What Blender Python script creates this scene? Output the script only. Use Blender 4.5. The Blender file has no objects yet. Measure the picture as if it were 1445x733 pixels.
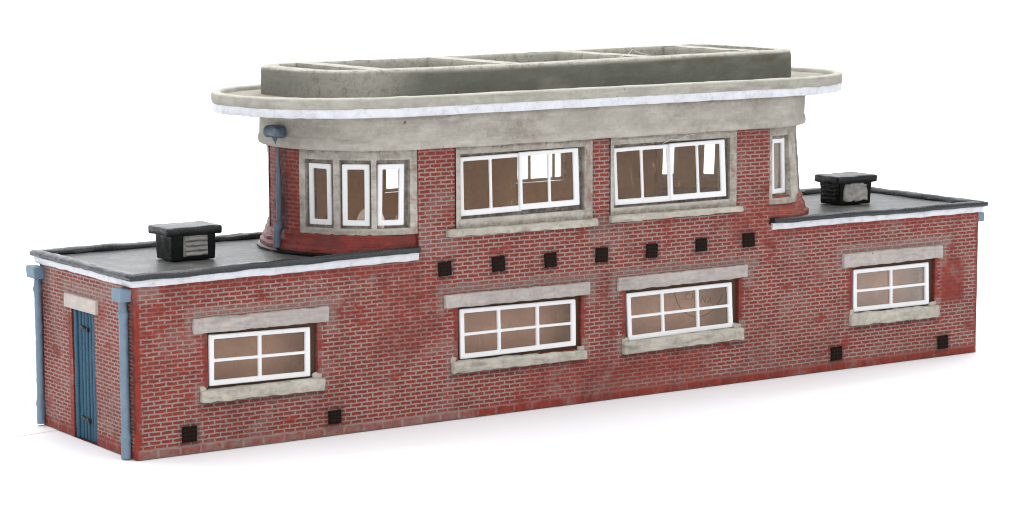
import bpy, bmesh, math, random
from mathutils import Vector, Matrix, noise

S = 0.001                      # everything below is written in millimetres
rnd = random.Random(7)
scene = bpy.context.scene
COL = scene.collection

# ------------------------------------------------------------------ helpers
def fbm(x, y, z=0.0, o=4):
    return noise.fractal(Vector((x, y, z)), 0.9, 2.0, o)
def n1(x, y=0.0, z=0.0):
    return noise.noise(Vector((x, y, z)))
def ss(a, b, x):
    if a == b: return 1.0 if x >= a else 0.0
    t = min(1, max(0, (x - a) / (b - a)))
    return t * t * (3 - 2 * t)
def boxm(u, v, u0, u1, v0, v1, f=0.8):
    d = max(u0 - u, u - u1, v0 - v, v - v1)
    return 1 - ss(-f * .3, f, d)

class MB:
    """collects geometry in millimetres and links it as one mesh object"""
    def __init__(s):
        s.bm = bmesh.new()
        s.uv = s.bm.loops.layers.uv.new('uv')
        s.wear = s.bm.verts.layers.float_color.new('wear')
    def v(s, p, w=(0, 0, 0)):
        v = s.bm.verts.new(p); v[s.wear] = (w[0], w[1], w[2], 1); return v
    def f(s, vs, mat=0, uvs=None, out=None):
        try: f = s.bm.faces.new(vs)
        except ValueError: return None
        if uvs:
            for l, q in zip(f.loops, uvs): l[s.uv].uv = q
        f.material_index = mat; f.smooth = True
        if out is not None:
            f.normal_update()
            if f.normal.dot(Vector(out)) < 0: f.normal_flip()
        return f

ABS = {}
def link(name, mb, mats, parent=None, angle=35, recalc=False, jitter=None):
    bm = mb.bm
    if recalc: bmesh.ops.recalc_face_normals(bm, faces=bm.faces)
    if jitter:
        a, fr, sd = jitter
        bm.normal_update()
        for v in bm.verts:
            v.co += v.normal * a * fbm(v.co.x * fr + sd, v.co.y * fr, v.co.z * fr)
    lo = Vector((min(v.co[i] for v in bm.verts) for i in range(3)))
    hi = Vector((max(v.co[i] for v in bm.verts) for i in range(3)))
    c = (lo + hi) / 2
    for v in bm.verts: v.co = (v.co - c) * S
    me = bpy.data.meshes.new(name); bm.to_mesh(me); bm.free()
    for m in (mats if isinstance(mats, (list, tuple)) else [mats]): me.materials.append(m)
    me.set_sharp_from_angle(angle=math.radians(angle))
    o = bpy.data.objects.new(name, me); COL.objects.link(o)
    ABS[o.name] = c * S
    if parent:
        o.parent = parent; o.location = ABS[o.name] - ABS[parent.name]
    else: o.location = c * S
    return o

def copy_part(o, parent, delta):
    c = o.copy(); COL.objects.link(c)
    ABS[c.name] = ABS[o.name] + Vector(delta) * S
    c.parent = parent; c.location = ABS[c.name] - ABS[parent.name]
    return c

def lines(a, b, step, extra=()):
    ks = sorted({round(x, 4) for x in (a, b, *extra) if a - 1e-6 <= x <= b + 1e-6})
    out = []
    for p, q in zip(ks, ks[1:]):
        n = max(1, int(math.ceil((q - p) / step)))
        out += [p + (q - p) * i / n for i in range(n)]
    return out + [ks[-1]]

def panel(mb, us, vs, P, N, holes=(), wear=None, mat=0, skip=None, reveal=0, rmat=0, thick=0, imat=0, uvo=(0, 0), rwear=(.8, 0, .35), uvf=None):
    """a wall skin over a (u, v) grid with rectangular openings, their reveals and (optionally) the inner face"""
    V = {}; I = {}
    def hole(u, v): return any(h[0] < u < h[1] and h[2] < v < h[3] for h in holes)
    def get(D, i, j, d):
        k = (i, j)
        if k not in D:
            u, v = us[i], vs[j]; n = Vector(N(u, v))
            D[k] = mb.v(Vector(P(u, v)) - n * d, wear(u, v) if (wear and D is V) else (0, 0, 0))
        return D[k]
    for i in range(len(us) - 1):
        for j in range(len(vs) - 1):
            uc, vc = (us[i] + us[i + 1]) / 2, (vs[j] + vs[j + 1]) / 2
            if hole(uc, vc) or (skip and skip(uc, vc)): continue
            q = [(i, j), (i + 1, j), (i + 1, j + 1), (i, j + 1)]
            uvs = [uvf(us[a], vs[b], uc, vc) for a, b in q] if uvf else [(us[a] + uvo[0], vs[b] + uvo[1]) for a, b in q]
            mb.f([get(V, a, b, 0) for a, b in q], mat, uvs, N(uc, vc))
            if thick: mb.f([get(I, a, b, thick) for a, b in q], imat, uvs, -Vector(N(uc, vc)))
    d = thick or reveal
    if d:
        for (a, b, c, e) in holes:
            iu = [i for i, u in enumerate(us) if a - 1e-4 <= u <= b + 1e-4]
            jv = [j for j, v in enumerate(vs) if c - 1e-4 <= v <= e + 1e-4]
            mid = Vector(P((a + b) / 2, (c + e) / 2))
            def strip(keys):
                for k0, k1 in zip(keys, keys[1:]):
                    pts = []
                    for (i, j), dd in ((k0, 0), (k1, 0), (k1, d), (k0, d)):
                        u, v = us[i], vs[j]
                        pts.append(mb.v(Vector(P(u, v)) - Vector(N(u, v)) * dd, rwear))
                    ce = sum((p.co for p in pts), Vector()) / 4
                    mb.f(pts, rmat, [(us[k0[0]], vs[k0[1]] + .3), (us[k1[0]], vs[k1[1]] + .3), (us[k1[0]], vs[k1[1]] + .9), (us[k0[0]], vs[k0[1]] + .9)], mid - ce)
            strip([(i, jv[0]) for i in iu]); strip([(i, jv[-1]) for i in iu])
            strip([(iu[0], j) for j in jv]); strip([(iu[-1], j) for j in jv])

def rbox(mb, lo, hi, r=.3, step=1.0, amp=0., fr=.5, seed=0., fn=None, mat=0, wear=(0, 0, 0), taper=None):
    """box with rounded, slightly uneven edges"""
    L = []
    for k in range(3):
        a, b = lo[k], hi[k]; rr = min(r, (b - a) * .49)
        L.append(lines(a, b, step, (a + rr * .3, a + rr, b - rr, b - rr * .3)))
    lo_, hi_ = Vector(lo), Vector(hi); cache = {}
    def vert(p):
        k = tuple(round(x, 4) for x in p)
        if k not in cache:
            q = Vector((min(max(p[i], lo[i] + min(r, (hi[i] - lo[i]) * .49)), hi[i] - min(r, (hi[i] - lo[i]) * .49)) for i in range(3)))
            d = Vector(p) - q
            if d.length > 1e-9:
                rr = Vector((min(r, (hi[i] - lo[i]) * .49) for i in range(3)))
                m = min(rr); d = d.normalized() * m if d.length > m else d
            pp = q + d
            if amp:
                a = Vector((n1(pp.x * fr + seed, pp.y * fr, pp.z * fr), n1(pp.x * fr, pp.y * fr + seed + 9, pp.z * fr), n1(pp.x * fr, pp.y * fr, pp.z * fr + seed + 5)))
                pp = pp + a * amp
            if fn: pp = Vector(fn(pp))
            cache[k] = mb.v(pp, wear(pp) if callable(wear) else wear)
        return cache[k]
    for ax in range(3):
        b, c = (ax + 1) % 3, (ax + 2) % 3
        for side in (0, 1):
            x = (lo, hi)[side][ax]
            for i in range(len(L[b]) - 1):
                for j in range(len(L[c]) - 1):
                    qs = []
                    for (p, q) in ((i, j), (i + 1, j), (i + 1, j + 1), (i, j + 1)):
                        w = [0, 0, 0]; w[ax] = x; w[b] = L[b][p]; w[c] = L[c][q]; qs.append(w)
                    if side == 0: qs.reverse()
                    uvs = [(w[0] + w[1], w[2]) for w in qs]
                    mb.f([vert(w) for w in qs], mat, uvs)

def sweep(mb, path, prof, closed=False, cap=True, mat=0, zf=None, wear=None, fill=False, amp=0, fr=.3, seed=0, prof_closed=True):
    """path: (x, y, nx, ny, s); prof: (offset, z) going round the section"""
    rows = []
    for (x, y, nx, ny, s) in path:
        row = []
        for k, (o, z) in enumerate(prof):
            a = amp * fbm(s * fr + seed, k * 1.7, z * fr) if amp else 0
            b = amp * fbm(s * fr + seed + 40, k * 1.3, z * fr) if amp else 0
            zz = z + (zf(s, z) if zf else 0) + b
            row.append(mb.v((x + nx * (o + a), y + ny * (o + a), zz), wear(s, k, z) if wear else (0, 0, 0)))
        rows.append(row)
    n = len(rows); m = len(prof)
    for i in range(n if closed else n - 1):
        A, B = rows[i], rows[(i + 1) % n]; sa = path[i][4]; sb = path[(i + 1) % n][4]
        if sb < sa: sb = sa + 1
        for k in range(m if prof_closed else m - 1):
            l = (k + 1) % m
            mb.f([A[k], B[k], B[l], A[l]], mat, [(sa, prof[k][1]), (sb, prof[k][1]), (sb, prof[l][1]), (sa, prof[l][1])])
    if cap and not closed and prof_closed:
        mb.f(rows[0][::-1], mat); mb.f(rows[-1], mat)
    if fill:
        mb.f([r[0] for r in rows][::-1], mat); mb.f([r[-1] for r in rows], mat)
    return rows

# ------------------------------------------------------------------ materials
class NT:
    def __init__(s, name):
        s.m = bpy.data.materials.new(name); s.m.use_nodes = True
        s.t = s.m.node_tree; s.t.nodes.clear()
        s.out = s.t.nodes.new('ShaderNodeOutputMaterial')
        g = s.t.nodes.new('ShaderNodeNewGeometry')
        vm = s.t.nodes.new('ShaderNodeVectorMath'); vm.operation = 'SCALE'; vm.inputs['Scale'].default_value = 1 / S
        s.t.links.new(g.outputs['Position'], vm.inputs[0]); s.pos = vm.outputs[0]
    def set(s, i, v):
        if isinstance(v, bpy.types.NodeSocket): s.t.links.new(v, i)
        elif isinstance(v, (tuple, list)):
            i.default_value = (*v, 1) if (len(v) == 3 and i.type == 'RGBA') else v
        else: i.default_value = v
    def noise(s, scale, detail=4, rough=.6, vec=None, dist=0, color=False):
        n = s.t.nodes.new('ShaderNodeTexNoise'); s.set(n.inputs['Vector'], vec or s.pos)
        n.inputs['Scale'].default_value = scale; n.inputs['Detail'].default_value = detail
        n.inputs['Roughness'].default_value = rough; n.inputs['Distortion'].default_value = dist
        return n.outputs['Color' if color else 'Fac']
    def math(s, op, a, b=0., c=0., clamp=False):
        n = s.t.nodes.new('ShaderNodeMath'); n.operation = op; n.use_clamp = clamp
        for i, x in enumerate((a, b, c)): s.set(n.inputs[i], x)
        return n.outputs[0]
    def vmath(s, op, a, b):
        n = s.t.nodes.new('ShaderNodeVectorMath'); n.operation = op
        s.set(n.inputs[0], a)
        if op == 'SCALE': s.set(n.inputs['Scale'], b)
        else: s.set(n.inputs[1], b)
        return n.outputs[0]
    def rng(s, x, a, b, c=0., d=1.):
        n = s.t.nodes.new('ShaderNodeMapRange'); n.interpolation_type = 'SMOOTHSTEP'
        for i, v in enumerate((x, a, b, c, d)): s.set(n.inputs[i], v)
        return n.outputs[0]
    def mix(s, f, a, b, mode='MIX'):
        n = s.t.nodes.new('ShaderNodeMix'); n.data_type = 'RGBA'; n.blend_type = mode
        s.set(n.inputs[0], f); s.set(n.inputs[6], a); s.set(n.inputs[7], b)
        return n.outputs[2]
    def wear(s):
        a = s.t.nodes.new('ShaderNodeAttribute'); a.attribute_name = 'wear'
        x = s.t.nodes.new('ShaderNodeSeparateColor'); s.t.links.new(a.outputs['Color'], x.inputs[0])
        return x.outputs
    def uv(s):
        n = s.t.nodes.new('ShaderNodeUVMap'); n.uv_map = 'uv'; return n.outputs[0]
    def bump(s, h, dist, strength=1., nrm=None):
        n = s.t.nodes.new('ShaderNodeBump'); s.set(n.inputs['Height'], h)
        n.inputs['Distance'].default_value = dist * S; n.inputs['Strength'].default_value = strength
        if nrm: s.t.links.new(nrm, n.inputs['Normal'])
        return n.outputs[0]
    def bsdf(s, color, rough=.6, normal=None, spec=.5, coat=0):
        b = s.t.nodes.new('ShaderNodeBsdfPrincipled')
        s.set(b.inputs['Base Color'], color); s.set(b.inputs['Roughness'], rough)
        s.set(b.inputs['Specular IOR Level'], spec)
        if coat: b.inputs['Coat Weight'].default_value = coat; b.inputs['Coat Roughness'].default_value = .3
        if normal: s.t.links.new(normal, b.inputs['Normal'])
        s.t.links.new(b.outputs[0], s.out.inputs[0]); return b

def mat_brick(name, red1, red2, mortar, spec=.13, rough=(.42, .68)):
    t = NT(name); uv = t.uv()
    wob = t.vmath('SCALE', t.vmath('SUBTRACT', t.noise(.55, 3, .6, color=True), (.5, .5, .5)), .42)
    fine = t.vmath('SCALE', t.vmath('SUBTRACT', t.noise(3.2, 2, .6, color=True), (.5, .5, .5)), .36)
    vec = t.vmath('ADD', t.vmath('ADD', uv, wob), fine)
    b = t.t.nodes.new('ShaderNodeTexBrick'); b.offset = .5
    t.set(b.inputs['Vector'], vec)
    b.inputs['Scale'].default_value = 1; b.inputs['Brick Width'].default_value = 2.8; b.inputs['Row Height'].default_value = .94
    b.inputs['Mortar Size'].default_value = .205; b.inputs['Mortar Smooth'].default_value = .35
    b.inputs['Color1'].default_value = (0, 0, 0, 1); b.inputs['Color2'].default_value = (1, 1, 1, 1); b.inputs['Mortar'].default_value = (.5, .5, .5, 1)
    fac = b.outputs['Fac']
    w = t.wear()
    big = t.noise(.085, 4, .65); mid = t.noise(.5, 4, .65); fin = t.noise(4.0, 4, .7)
    # how much of the grey wash is left in the joints
    keep = t.rng(t.math('ADD', t.math('MULTIPLY', big, .45), t.math('MULTIPLY', mid, .55)), .33, .41)
    keep = t.math('MULTIPLY', keep, t.math('SUBTRACT', 1., w[0], clamp=True))
    m = t.math('MULTIPLY', t.rng(fac, .12, .62), keep)
    red = t.mix(t.rng(mid, .3, .7), red1, red2)
    red = t.mix(t.math('MULTIPLY', t.rng(b.outputs['Color'], .2, .8), .25), red, (red1[0] * .72, red1[1] * .8, red1[2] * .9))
    red = t.mix(t.math('MULTIPLY', t.rng(t.noise(.16, 5, .6), .50, .68), .55), red, (.15, .020, .024))
    red = t.mix(t.math('MULTIPLY', t.rng(fin, .5, .75), .28), red, (.40, .13, .095))
    mor = t.mix(t.rng(fin, .35, .7), mortar, tuple(c * .74 for c in mortar))
    col = t.mix(m, red, mor)
    wash = t.math('MULTIPLY', t.rng(t.noise(.07, 5, .7, dist=.6), .46, .64), .62)
    col = t.mix(wash, col, t.mix(.5, col, (.10, .030, .022)))
    smear = t.math('MULTIPLY', t.math('MAXIMUM', w[1], t.math('MULTIPLY', t.rng(t.noise(.11, 4, .65, dist=.8), .52, .68), .55)), t.rng(t.math('ADD', t.math('MULTIPLY', mid, .6), t.math('MULTIPLY', fin, .4)), .34, .56))
    col = t.mix(t.math('MULTIPLY', smear, t.math('ADD', .58, t.math('MULTIPLY', fac, .4))), col, mor)
    col = t.mix(t.math('MULTIPLY', w[2], t.rng(t.math('ADD', t.math('MULTIPLY', mid, .5), t.math('MULTIPLY', fin, .5)), .3, .6)), col, (.035, .022, .018))
    h = t.math('SUBTRACT', 1., t.math('MULTIPLY', t.rng(fac, .0, .7), t.math('SUBTRACT', 1., t.math('MULTIPLY', w[0], .55))))
    h = t.math('ADD', h, t.math('MULTIPLY', t.noise(2.5, 4, .65), .55))
    nr = t.bump(h, .22, 1.)
    t.bsdf(col, t.rng(t.noise(.8, 3), .3, .7, *rough), nr, spec=spec)
    return t.m

def mat_concrete(name, base, dark, stain=(.16, .12, .085), amt=.5, rough=.8, light=None):
    t = NT(name); w = t.wear()
    big = t.noise(.13, 5, .65); mid = t.noise(.6, 5, .65, dist=.4); fin = t.noise(3., 5, .7)
    st = t.t.nodes.new('ShaderNodeMapping'); st.inputs['Scale'].default_value = (.3, .3, 2.0); t.t.links.new(t.pos, st.inputs[0])
    streak = t.noise(.22, 5, .7, vec=st.outputs[0])
    c = t.mix(t.rng(big, .35, .65), base, tuple(x * .82 for x in base))
    br = t.t.nodes.new('ShaderNodeMapping'); br.inputs['Scale'].default_value = (.26, .26, 1.0); t.t.links.new(t.pos, br.inputs[0])
    brush = t.noise(.9, 5, .7, vec=br.outputs[0])
    c = t.mix(t.math('MULTIPLY', t.rng(brush, .48, .70), amt * .75), c, dark)
    c = t.mix(t.math('MULTIPLY', t.rng(brush, .48, .34), .35), c, tuple(min(1, x * 1.28) for x in base))
    c = t.mix(t.math('MULTIPLY', t.rng(mid, .45, .70), amt * .7), c, dark)
    c = t.mix(t.math('MULTIPLY', t.rng(streak, .55, .72), amt * .75), c, stain)
    c = t.mix(t.math('MULTIPLY', t.rng(fin, .62, .74), .5), c, tuple(min(1, x * 1.25) for x in base))
    c = t.mix(t.math('MULTIPLY', t.rng(t.noise(.55, 2, .5), .755, .775), .8), c, (.07, .05, .04))
    c = t.mix(t.math('MULTIPLY', w[2], t.rng(t.math('ADD', t.math('MULTIPLY', mid, .5), t.math('MULTIPLY', fin, .5)), .3, .6)), c, stain)
    if light: c = t.mix(t.math('MULTIPLY', w[1], t.rng(t.math('ADD', t.math('MULTIPLY', mid, .5), t.math('MULTIPLY', fin, .5)), .3, .55)), c, light)
    c = t.mix(t.math('MULTIPLY', w[0], t.rng(mid, .35, .6)), c, (.26, .05, .045))
    nr = t.bump(t.math('ADD', t.math('MULTIPLY', mid, .6), t.math('MULTIPLY', fin, .5)), .14, .7)
    t.bsdf(c, rough, nr, spec=.3); return t.m

def mat_paint(name, base, under, amt=.35, rough=.45, bump=.1, spec=.5, scale=1., streaks=None, specks=None):
    t = NT(name); mid = t.noise(.5 * scale, 5, .65); fin = t.noise(2.6 * scale, 4, .7); w = t.wear()
    c = t.mix(t.rng(mid, .3, .7), base, tuple(x * (.86 if amt > .1 else .96) for x in base))
    c = t.mix(t.math('MULTIPLY', t.rng(t.math('ADD', t.math('MULTIPLY', mid, .5), t.math('MULTIPLY', fin, .5)), .54, .66), amt), c, under)
    if streaks: c = t.mix(t.math('MULTIPLY', t.rng(t.noise(.22, 5, .7), .45, .7), .55), c, streaks)
    if specks: c = t.mix(t.math('MULTIPLY', t.rng(t.noise(1.3, 2, .5), .70, .73), .8), c, specks)
    c = t.mix(t.math('MULTIPLY', w[2], t.rng(fin, .3, .6)), c, under)
    nr = t.bump(t.math('ADD', mid, t.math('MULTIPLY', fin, .4)), bump, .7)
    t.bsdf(c, t.rng(fin, .3, .7, rough - .08, rough + .12), nr, spec=spec); return t.m

def mat_pane():
    t = NT('acetate with interior light tint'); tr = t.t.nodes.new('ShaderNodeBsdfTransparent'); tr.inputs[0].default_value = (.965, .955, .935, 1)
    gl = t.t.nodes.new('ShaderNodeBsdfGlossy'); gl.inputs['Roughness'].default_value = .06
    lit_haze = t.t.nodes.new('ShaderNodeBsdfDiffuse'); lit_haze.inputs[0].default_value = (.52, .33, .19, 1)  # tan diffuse veil: the room's brown brightness is painted into the panes
    fr = t.t.nodes.new('ShaderNodeFresnel'); fr.inputs[0].default_value = 1.45
    w = t.noise(.35, 3, .5); nb = t.bump(w, .06, .6); t.t.links.new(nb, gl.inputs['Normal'])
    # fine scratches: thin level lines of stretched noise, in two directions
    sc = None
    for rot, thr in ((.6, .0045), (-.9, .0035)):
        mp = t.t.nodes.new('ShaderNodeMapping'); mp.inputs['Rotation'].default_value = (0, rot, 0); mp.inputs['Scale'].default_value = (.9, .9, .07)
        t.t.links.new(t.pos, mp.inputs[0])
        n = t.noise(.8, 2, .5, vec=mp.outputs[0])
        ln = t.math('SUBTRACT', 1., t.rng(t.math('ABSOLUTE', t.math('SUBTRACT', n, .56)), 0., thr), clamp=True)
        ln = t.math('MULTIPLY', ln, t.rng(t.noise(.3, 2, .5), .46, .6))
        sc = ln if sc is None else t.math('MAXIMUM', sc, ln)
    specks = t.math('MULTIPLY', t.rng(t.noise(2.2, 2, .6), .76, .79), .8)
    haze = t.math('ADD', t.math('ADD', .055, t.math('MULTIPLY', t.rng(t.noise(.12, 3, .5), .4, .7), .03)), t.math('MULTIPLY', t.math('MAXIMUM', sc, specks), .4))
    m1 = t.t.nodes.new('ShaderNodeMixShader'); t.t.links.new(haze, m1.inputs[0]); t.t.links.new(tr.outputs[0], m1.inputs[1]); t.t.links.new(lit_haze.outputs[0], m1.inputs[2])
    m2 = t.t.nodes.new('ShaderNodeMixShader'); t.t.links.new(t.math('MULTIPLY', fr.outputs[0], .45), m2.inputs[0]); t.t.links.new(m1.outputs[0], m2.inputs[1]); t.t.links.new(gl.outputs[0], m2.inputs[2])
    t.t.links.new(m2.outputs[0], t.out.inputs[0]); return t.m

def mat_sheet():
    t = NT('white card'); fin = t.noise(.9, 5, .7); sp = t.noise(.35, 3, .6)
    c = t.mix(t.math('MULTIPLY', t.rng(sp, .74, .78), .12), (.895, .90, .925), (.7, .7, .72))
    t.bsdf(c, .7, t.bump(fin, .03, .3), spec=.2); return t.m

M_BRICK = mat_brick('painted brick', (.285, .040, .026), (.175, .026, .019), (.33, .268, .243))
M_SKIRTL = mat_brick('chipped red skirt', (.36, .055, .035), (.25, .03, .02), (.36, .22, .18), spec=.4, rough=(.3, .55))
M_SKIRT = mat_brick('glossy red skirt', (.27, .026, .017), (.15, .016, .012), (.15, .055, .045), spec=.26, rough=(.3, .5))
M_CONC = mat_concrete('drybrushed concrete', (.46, .435, .385), (.25, .23, .20), stain=(.115, .088, .064), amt=.75)
M_BAND = mat_concrete('smooth band concrete', (.455, .43, .38), (.30, .28, .245), stain=(.15, .12, .09), amt=.42)
M_SILL = mat_concrete('pale concrete', (.48, .45, .39), (.24, .22, .175), stain=(.12, .10, .075), amt=.75)
M_LINT = mat_concrete('lilac grey concrete', (.44, .40, .375), (.27, .24, .225), stain=(.14, .115, .10), amt=.65)
M_DLINT = mat_concrete('pink grey concrete', (.52, .465, .425), (.40, .35, .32), amt=.35)
M_RIM = mat_concrete('canopy concrete', (.40, .39, .34), (.25, .24, .20), amt=.5, light=(.6, .58, .52))
M_DRUM = mat_concrete('dark weathered concrete', (.135, .141, .118), (.085, .089, .073), stain=(.11, .08, .05), amt=.4, light=(.47, .455, .40))
M_WHITE = mat_paint('brushed white paint', (.68, .70, .745), (.38, .385, .39), amt=.65, rough=.5, bump=.16)
M_FRAME = mat_paint('white plastic', (.77, .775, .79), (.70, .70, .69), amt=.08, rough=.38, bump=.03)
M_PIPE = mat_paint('blue grey paint', (.150, .225, .300), (.07, .10, .135), amt=.45, rough=.5, bump=.1)
M_PIPED = mat_paint('dark blue grey paint', (.085, .125, .17), (.035, .045, .06), amt=.5, rough=.5, bump=.1)
M_DOOR = mat_paint('blue door paint', (.011, .066, .115), (.004, .02, .036), amt=.45, rough=.45, bump=.1, spec=.16)
M_BLACK = mat_paint('black gloss paint', (.006, .0065, .007), (.022, .023, .024), amt=.35, rough=.3, bump=.14, spec=.16)
M_CAP = mat_paint('black gloss cap', (.009, .010, .0105), (.05, .053, .055), amt=.45, rough=.28, bump=.16, spec=.35)
M_ROOF = mat_paint('bitumen roof', (.088, .091, .089), (.022, .023, .024), amt=.95, rough=.33, bump=.4, spec=.4, streaks=(.21, .21, .20), specks=(.5, .48, .42))
M_LIP = mat_paint('slate grey roof edge', (.022, .026, .030), (.055, .06, .064), amt=.5, rough=.26, bump=.2, spec=.4)
M_GAP = mat_concrete('bare grey patch', (.40, .385, .365), (.27, .26, .245), amt=.4)
M_LOUV = mat_concrete('worn grey louvre', (.27, .26, .245), (.10, .095, .09), amt=.6)
M_AIR = mat_paint('brown black paint', (.014, .008, .006), (.05, .026, .017), amt=.55, rough=.6, bump=.1, spec=.1)
M_BROWN = mat_paint('unpainted brown resin', (.60, .36, .275), (.53, .32, .24), amt=.4, rough=.55, bump=.03)
M_BROWN2 = mat_paint('brown upper interior', (.76, .41, .165), (.66, .34, .13), amt=.4, rough=.5, bump=.04)
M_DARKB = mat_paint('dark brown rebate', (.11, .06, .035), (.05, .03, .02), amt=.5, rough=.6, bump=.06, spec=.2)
M_FIBRE = mat_paint('pale fibre', (.6, .57, .5), (.5, .47, .42), amt=.2, rough=.6, bump=.0)
M_INK = mat_paint('stamp ink', (.22, .16, .14), (.32, .235, .20), amt=.5, rough=.8, bump=.01)
M_PALE = mat_paint('pale tan disc', (.62, .50, .42), (.55, .45, .38), amt=.3, rough=.35, bump=.03)
M_PANE = mat_pane()
M_SHEET = mat_sheet()

# ------------------------------------------------------------------ the thing
L, W = 240.0, 48.5
box = bpy.data.objects.new('model_signal_box', None); COL.objects.link(box)
box.location = Vector((L / 2, W / 2, 0)) * S; ABS[box.name] = box.location.copy()
box.empty_display_size = .02
box['label'] = 'red brick model signal box with grey concrete canopy on a white surface'
box['category'] = 'model building'

# ---- brick wall ----------------------------------------------------
R0 = .9
def per(s):
    P = 288.5; D = 528.5
    if s > D + R0 - 1e-6: s -= 577.0
    def arc(c, t, a0):
        a = math.radians(a0 + 90 * t); return c[0] + R0 * math.cos(a), c[1] + R0 * math.sin(a), math.cos(a), math.sin(a)
    if s < -R0: return (0, -s, -1, 0)
    if s < R0: return arc((R0, R0), (s + R0) / (2 * R0), 180)
    if s < L - R0: return (s, 0, 0, -1)
    if s < L + R0: return arc((L - R0, R0), (s - L + R0) / (2 * R0), 270)
    if s < P - R0: return (L, s - L, 1, 0)
    if s < P + R0: return arc((L - R0, W - R0), (s - P + R0) / (2 * R0), 0)
    if s < D - R0: return (L - (s - P), W, 0, 1)
    return arc((R0, W - R0), (s - D + R0) / (2 * R0), 90)
GH = [(16.8, 43.6, 13.2, 25.9), (79.8, 113.9, 13.0, 25.9), (126.6, 160.6, 13.2, 26.0), (196.8, 224.7, 13.3, 26.0)]
DOOR = (-31.2, -19.6, -1, 28.6)
LINT = [((13.5, 29.0), (13.5, 25.7), (46.3, 28.9), (46.2, 25.6)), ((76.1, 28.8), (76.3, 25.7), (115.9, 28.6), (115.7, 25.7)),
        ((124.1, 28.8), (124.4, 25.7), (162.9, 29.0), (162.9, 25.9)), ((193.3, 29.3), (193.5, 25.8), (226.7, 29.1), (226.7, 25.9))]
SILL = [(14.9, 44.8, 12.9, 10.9, 13.2, 10.6), (77.9, 114.9, 13.0, 10.8, 12.5, 10.6), (125.6, 161.4, 13.0, 10.6, 13.6, 10.9), (196.0, 225.4, 13.4, 10.9, 13.5, 10.7)]
AIR = [(76.4, 34.7), (90.8, 34.7), (105.1, 34.5), (119.6, 34.6), (134.2, 34.5), (148.9, 34.8), (163.4, 34.9), (12.2, 4.4), (47.6, 4.2), (191.8, 4.3), (227.7, 3.8)]

def wear_wall(s, z):
    R = G = B = 0.0
    n = fbm(s * .12, z * .25, 3); n2 = fbm(s * .5, z * .8, 8)
    for c in (0, 240, 288.5, 528.5, -48.5):
        wd = 1.25 + .5 * n2
        R = max(R, 1 - ss(wd * .7, wd * 1.4, abs(s - c)))
    R = max(R, .85 * ss(.38, .75, n))
    if -R0 < s < 288:
        if not (69 < s < 171) and z > 35.2 + .5 * n2: R = max(R, .6)
        for (a, b, c, d) in GH:
            k = max(boxm(s, z, a - 1.0 - .5 * n2, a, c, d, .5), boxm(s, z, b, b + .9 + .8 * n2, c, d, .5))
            R = max(R, k)
        R = max(R, boxm(s, z, 227.2, 234, 15, 24.5, 2.2) * .95, boxm(s, z, 46.5, 55, 26.5, 29.5, 2) * .9 * ss(-.2, .2, n2))
        R = max(R, boxm(s, z, 100, 150, 3.5, 8.5, 5) * (.55 + .35 * n2), boxm(s, z, 96, 240, 0, 2.1, .7) * .9, boxm(s, z, 0, 97, -1, 2.0, .3) * .7)
        R = max(R, boxm(s, z, 0, 16, 14, 33, 3) * (.25 + .6 * n2), boxm(s, z, 60, 76, 18, 35, 4) * (.35 + .6 * n2))
        for (tl, bl, tr, br) in LINT:
            G = max(G, boxm(s, z, tl[0] - 1, tr[0] + 3, tl[1], tl[1] + 1.6 + n2, 1.3) * .95)
            G = max(G, boxm(s, z, tr[0], tr[0] + 1.6, br[1] - 2, tr[1] + .6, 1.2) * .8, boxm(s, z, tl[0] - 1.6, tl[0], bl[1] - 1.2, tl[1] + .6, .8) * .7)
        for (a, b, *zz) in SILL:
            G = max(G, boxm(s, z, b - .6, b + .9, 10.8, 15.2, .8) * .95, boxm(s, z, a - 1.2, a + .8, 10.8, 14.5, .8) * .8)
            B = max(B, boxm(s, z, a, b, 9.6, 10.9, .7) * .55)
        B = max(B, boxm(s, z, 73, 168, 28.6, 30.6, .9) * .22)
        for (x, zz) in AIR: B = max(B, boxm(s, z, x - 2.3, x + 2.3, zz - 2.3, zz + 2.2, .7) * .6)
        G = max(G, boxm(s, z, .5, 84, 0, 1.95, .5) * (.8 + .3 * n2))
        G = max(G, boxm(s, z, 1, 5.5, 34, 36.6, 1) * .8, boxm(s, z, 118, 240, 2, 4, 1) * .25)
        if 69.6 < s < 170:
            G = max(G, boxm(s, z, 75, 80, 38.5, 43, 1.2) * .5, boxm(s, z, 116.5, 122, 38, 43.5, 1.2) * .55, boxm(s, z, 68, 73, 38, 45, 1.2) * .5)
            B = max(B, boxm(s, z, 116.8, 122, 40, 44, 1) * .35)
            R = max(R, boxm(s, z, 68, 172, 58.5, 63, 2) * (.3 + .5 * n2), boxm(s, z, 158, 172, 36, 43, 3) * (.5 + .5 * n2))
    if s < 0:
        y = -s
        R = max(R, boxm(y, z, 30.8, 33, 0, 27, .6) * .9, boxm(y, z, 0, 48, 0, 2.5, .8) * .75, boxm(y, z, 14, 17.8, 26.5, 33, .5) * .5)
        G = max(G, boxm(y, z, 15, 35, 31.5, 34, 1.6) * .8, boxm(y, z, 6, 14, 33, 36, 2) * .5, boxm(y, z, 40, 48, 33, 37, 2) * .75)
        B = max(B, boxm(y, z, 43, 49, 26, 37, 1.2) * .45, boxm(y, z, -1, 2.2, 6, 34, .8) * .7)
    B = max(B, (1 - ss(.0, .55, z)) * .65)
    c = lambda x: min(1, max(0, x))
    return c(R), c(G), c(B)

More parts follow.
